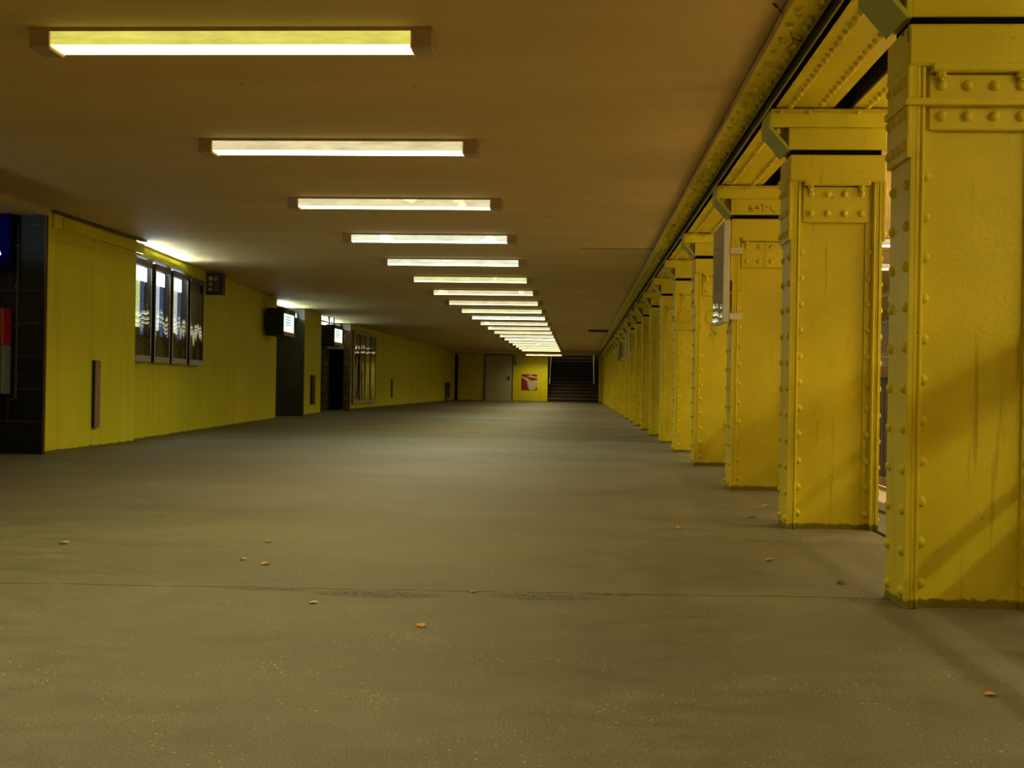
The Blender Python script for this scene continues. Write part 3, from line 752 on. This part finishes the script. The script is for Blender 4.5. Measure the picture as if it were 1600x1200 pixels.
place_lamp(-.24, 59.6, 5.0, 'w', 'fluorescent batten lamp high above the far staircase', 'lamps inside the side passages')

# ------------------------------------------------------------------ right aisle: kerb and balustrade
tag(MB().bevbox(1.90, 6.2, -3, 13, 0, .055, .004).build('stone_kerb', M['concrete']), 'pale stone kerb slab carrying the balustrade beyond the columns', 'kerb')
tag(MB().box(1.575, 1.60, -3, 14, 0, .003).build('drain_channel', M['gap']), 'thin dark drain channel along the right side of the columns', 'drain')
def balustrade(y0, L, n, label):
    bl = thing('balustrade', label, 'railing', (2.2, y0, .055), 'balustrades of the stairwell')
    MB().box(-.03, .03, 0, L, .02, .075).build('bottom_rail', M['wood'], bl)
    MB().bevbox(-.035, .035, 0, L, .79, .865, .01).build('top_rail', M['wood'], bl)
    MB().cyl((-.02, 0, .95), (-.02, L, .95), .016, 12).build('steel_tube', M['steel'], bl)
    z = lambda y: 1.32-.045*(y0+y)
    MB().add([(x, y, z(y)+d) for y in (0, L) for x, d in ((-.11, 0), (-.02, 0), (-.02, .085), (-.11, .085))], [(0,1,2,3), (7,6,5,4), (0,4,5,1), (1,5,6,2), (2,6,7,3), (3,7,4,0)]).build('handrail', M['wood'], bl)
    for k in range(n): MB().box(-.012, .012, .07+k*.11, .105+k*.11, .075, .79).build('bar', M['bar'], bl)
    for y in (.0, L-.06): MB().box(-.03, .03, y, y+.06, 0, z(y)).build('post', M['wood'], bl)
balustrade(.3, 5.3, 46, 'brown railing with dark upright bars beside the nearest column, hidden behind it')
balustrade(7.3, 3.6, 31, 'brown railing with dark upright bars glimpsed between the two nearest columns')

# ------------------------------------------------------------------ small things
def leaf(x, y, s, rz, mat, label, kind='leaf'):
    mb = MB(); n = 7; top = []; 
    for i in range(n):
        u = i/(n-1); w = math.sin(PI*u**.8)*.42+.015; z = .10*math.sin(PI*u)+.12*u*u
        top += [(u-.5, -w, z+.18*w), (u-.5, 0, z), (u-.5, w, z+.10*w)]
    th = .02
    v = [(a*s, b*s, c*s+.0015) for a, b, c in top]; v2 = [(a, b, c+th*s) for a, b, c in v]
    fs = []
    for i in range(n-1):
        for j in range(2):
            a = i*3+j; fs.append((a, a+1, a+4, a+3)); fs.append(tuple(k+3*n for k in (a, a+3, a+4, a+1)))
    for i in range(n-1):
        for j, fl in ((0, 0), (2, 1)):
            a = i*3+j; q = (a, a+3, a+3+3*n, a+3*n); fs.append(q if fl else q[::-1])
    mb.add(v+v2, fs, 0)
    if kind == 'leaf': mb.cyl((-.5*s, 0, .003), (-.75*s, .05*s, .004), .02*s, 5)
    o = mb.build('dry_leaf' if kind == 'leaf' else 'paper_scrap', mat); o.location = (x, y, 0); o.rotation_euler = (0, 0, rz)
    tag(o, label, kind if kind == 'leaf' else 'scrap', 'litter on the floor')
leaf(-1.417, 5.263, .035, .3, M['leaf'], 'small yellow leaf on the floor, left of centre and farther than the crack')
leaf(-1.254, 4.615, .042, 1.0, M['leaf'], 'brown curled leaf on the floor just beyond the crack at left')
leaf(-.36, 4.104, .028, .2, M['leaforange'], 'bright orange scrap lying beside the floor crack', 'scrap')
leaf(-.469, 3.505, .034, 2.0, M['leaf'], 'tan leaf on the floor nearer than the crack, left of centre')
leaf(-.874, 3.823, .032, .1, M['paper'], 'white paper scrap in front of the floor crack at left', 'scrap')
leaf(.845, 5.062, .042, .2, M['leaf'], 'yellow leaf on the floor in front of the second column')
leaf(1.025, 4.502, .038, .5, M['leafdark'], 'dark leaf on the floor beside the nearest column')
leaf(1.013, 6.709, .050, .1, M['leafdark'], 'brown leaf on the floor left of the second column')
leaf(1.208, 7.401, .050, .4, M['leaf'], 'orange leaf on the floor between second and third columns')
leaf(1.022, 2.889, .030, .2, M['leaf'], 'yellow leaf on the floor at the lower right, nearest the viewer')
leaf(-1.377, 4.716, .034, .0, M['paper'], 'pale flat scrap on the floor beyond the curled brown leaf', 'scrap')
leaf(-2.29, 5.045, .050, .0, M['paper'], 'pale scrap on the floor at far left', 'scrap')
leaf(.55, 6.15, .040, .8, M['leaf'], 'orange leaf alone on the floor left of the second column base')
t = thing('hanging_wire', 'bit of twisted rusty wire hanging at the ceiling edge near the top right', 'wire', (.82, 5.0, 2.385))
MB().tube([(0, 0, .012), (.04, .07, 0), (.075, .13, -.02), (.12, .25, -.055), (.15, .28, -.06), (.17, .29, -.058)], .0022).build('strand', M['wire'], t)
MB().tube([(.12, .25, -.055), (.13, .26, -.075), (.105, .27, -.09), (.10, .275, -.10)], .002).tube([(-.01, -.01, .015), (.008, .01, .005)], .006).build('twig', M['wire'], t)
t = thing('loose_wire', 'small loop of dark wire hanging on the cap of the nearest column', 'wire', (1.105, 4.0, 1.985))
MB().tube([(.0, -.01, .02), (-.002, -.012, -.01), (-.002, -.012, -.04), (0, -.006, -.05)], .0018).build('strand', M['wire'], t)
MB().tube([(-.004, .05+.012*math.cos(a), .0+.012*math.sin(a)) for a in [q*.7 for q in range(10)]], .0018).build('loop', M['wire'], t)
t = thing('ceiling_pipe', 'short dark pipe stub under the far ceiling beside the columns', 'pipe', (.28, 33.2, 2.37))
MB().cyl((0, 0, 0), (.55, .1, 0), .03, 10).build('pipe', M['black'], t)
MB().box(.33, .55, -.04, .16, -.035, .03).build('bracket', M['darkgrey'], t)

# ------------------------------------------------------------------ world, camera, view
w = bpy.data.worlds.new('World'); S.world = w; w.use_nodes = True
w.node_tree.nodes['Background'].inputs[0].default_value = (.02, .015, .01, 1); w.node_tree.nodes['Background'].inputs[1].default_value = .02
cam = bpy.data.cameras.new('Camera'); cam.sensor_width = 36; cam.lens = 1800*36/1600; cam.clip_start = .05; cam.clip_end = 200
co = bpy.data.objects.new('Camera', cam); COL.objects.link(co); S.camera = co
yaw, pitch, roll = math.radians(3.2771), math.radians(.1065), .016
fw = Vector((-math.sin(yaw)*math.cos(pitch), math.cos(yaw)*math.cos(pitch), math.sin(pitch)))
rt = Vector((math.cos(yaw), math.sin(yaw), 0)); up = rt.cross(fw)
cr, sr = math.cos(roll), math.sin(roll)
ax, ay = rt*cr+up*sr, up*cr-rt*sr
co.matrix_world = Matrix(((ax.x, ay.x, -fw.x, 0), (ax.y, ay.y, -fw.y, 0), (ax.z, ay.z, -fw.z, .74), (0, 0, 0, 1)))
S.view_settings.view_transform = 'Standard'; S.view_settings.look = 'None'
S.view_settings.gamma = 1; S.view_settings.use_curve_mapping = False
S.view_settings.exposure = 0.0
S.cycles.max_bounces = 8; S.cycles.diffuse_bounces = 5; S.cycles.glossy_bounces = 3; S.cycles.transparent_max_bounces = 8
S.cycles.caustics_reflective = False; S.cycles.caustics_refractive = False; S.cycles.sample_clamp_indirect = 4
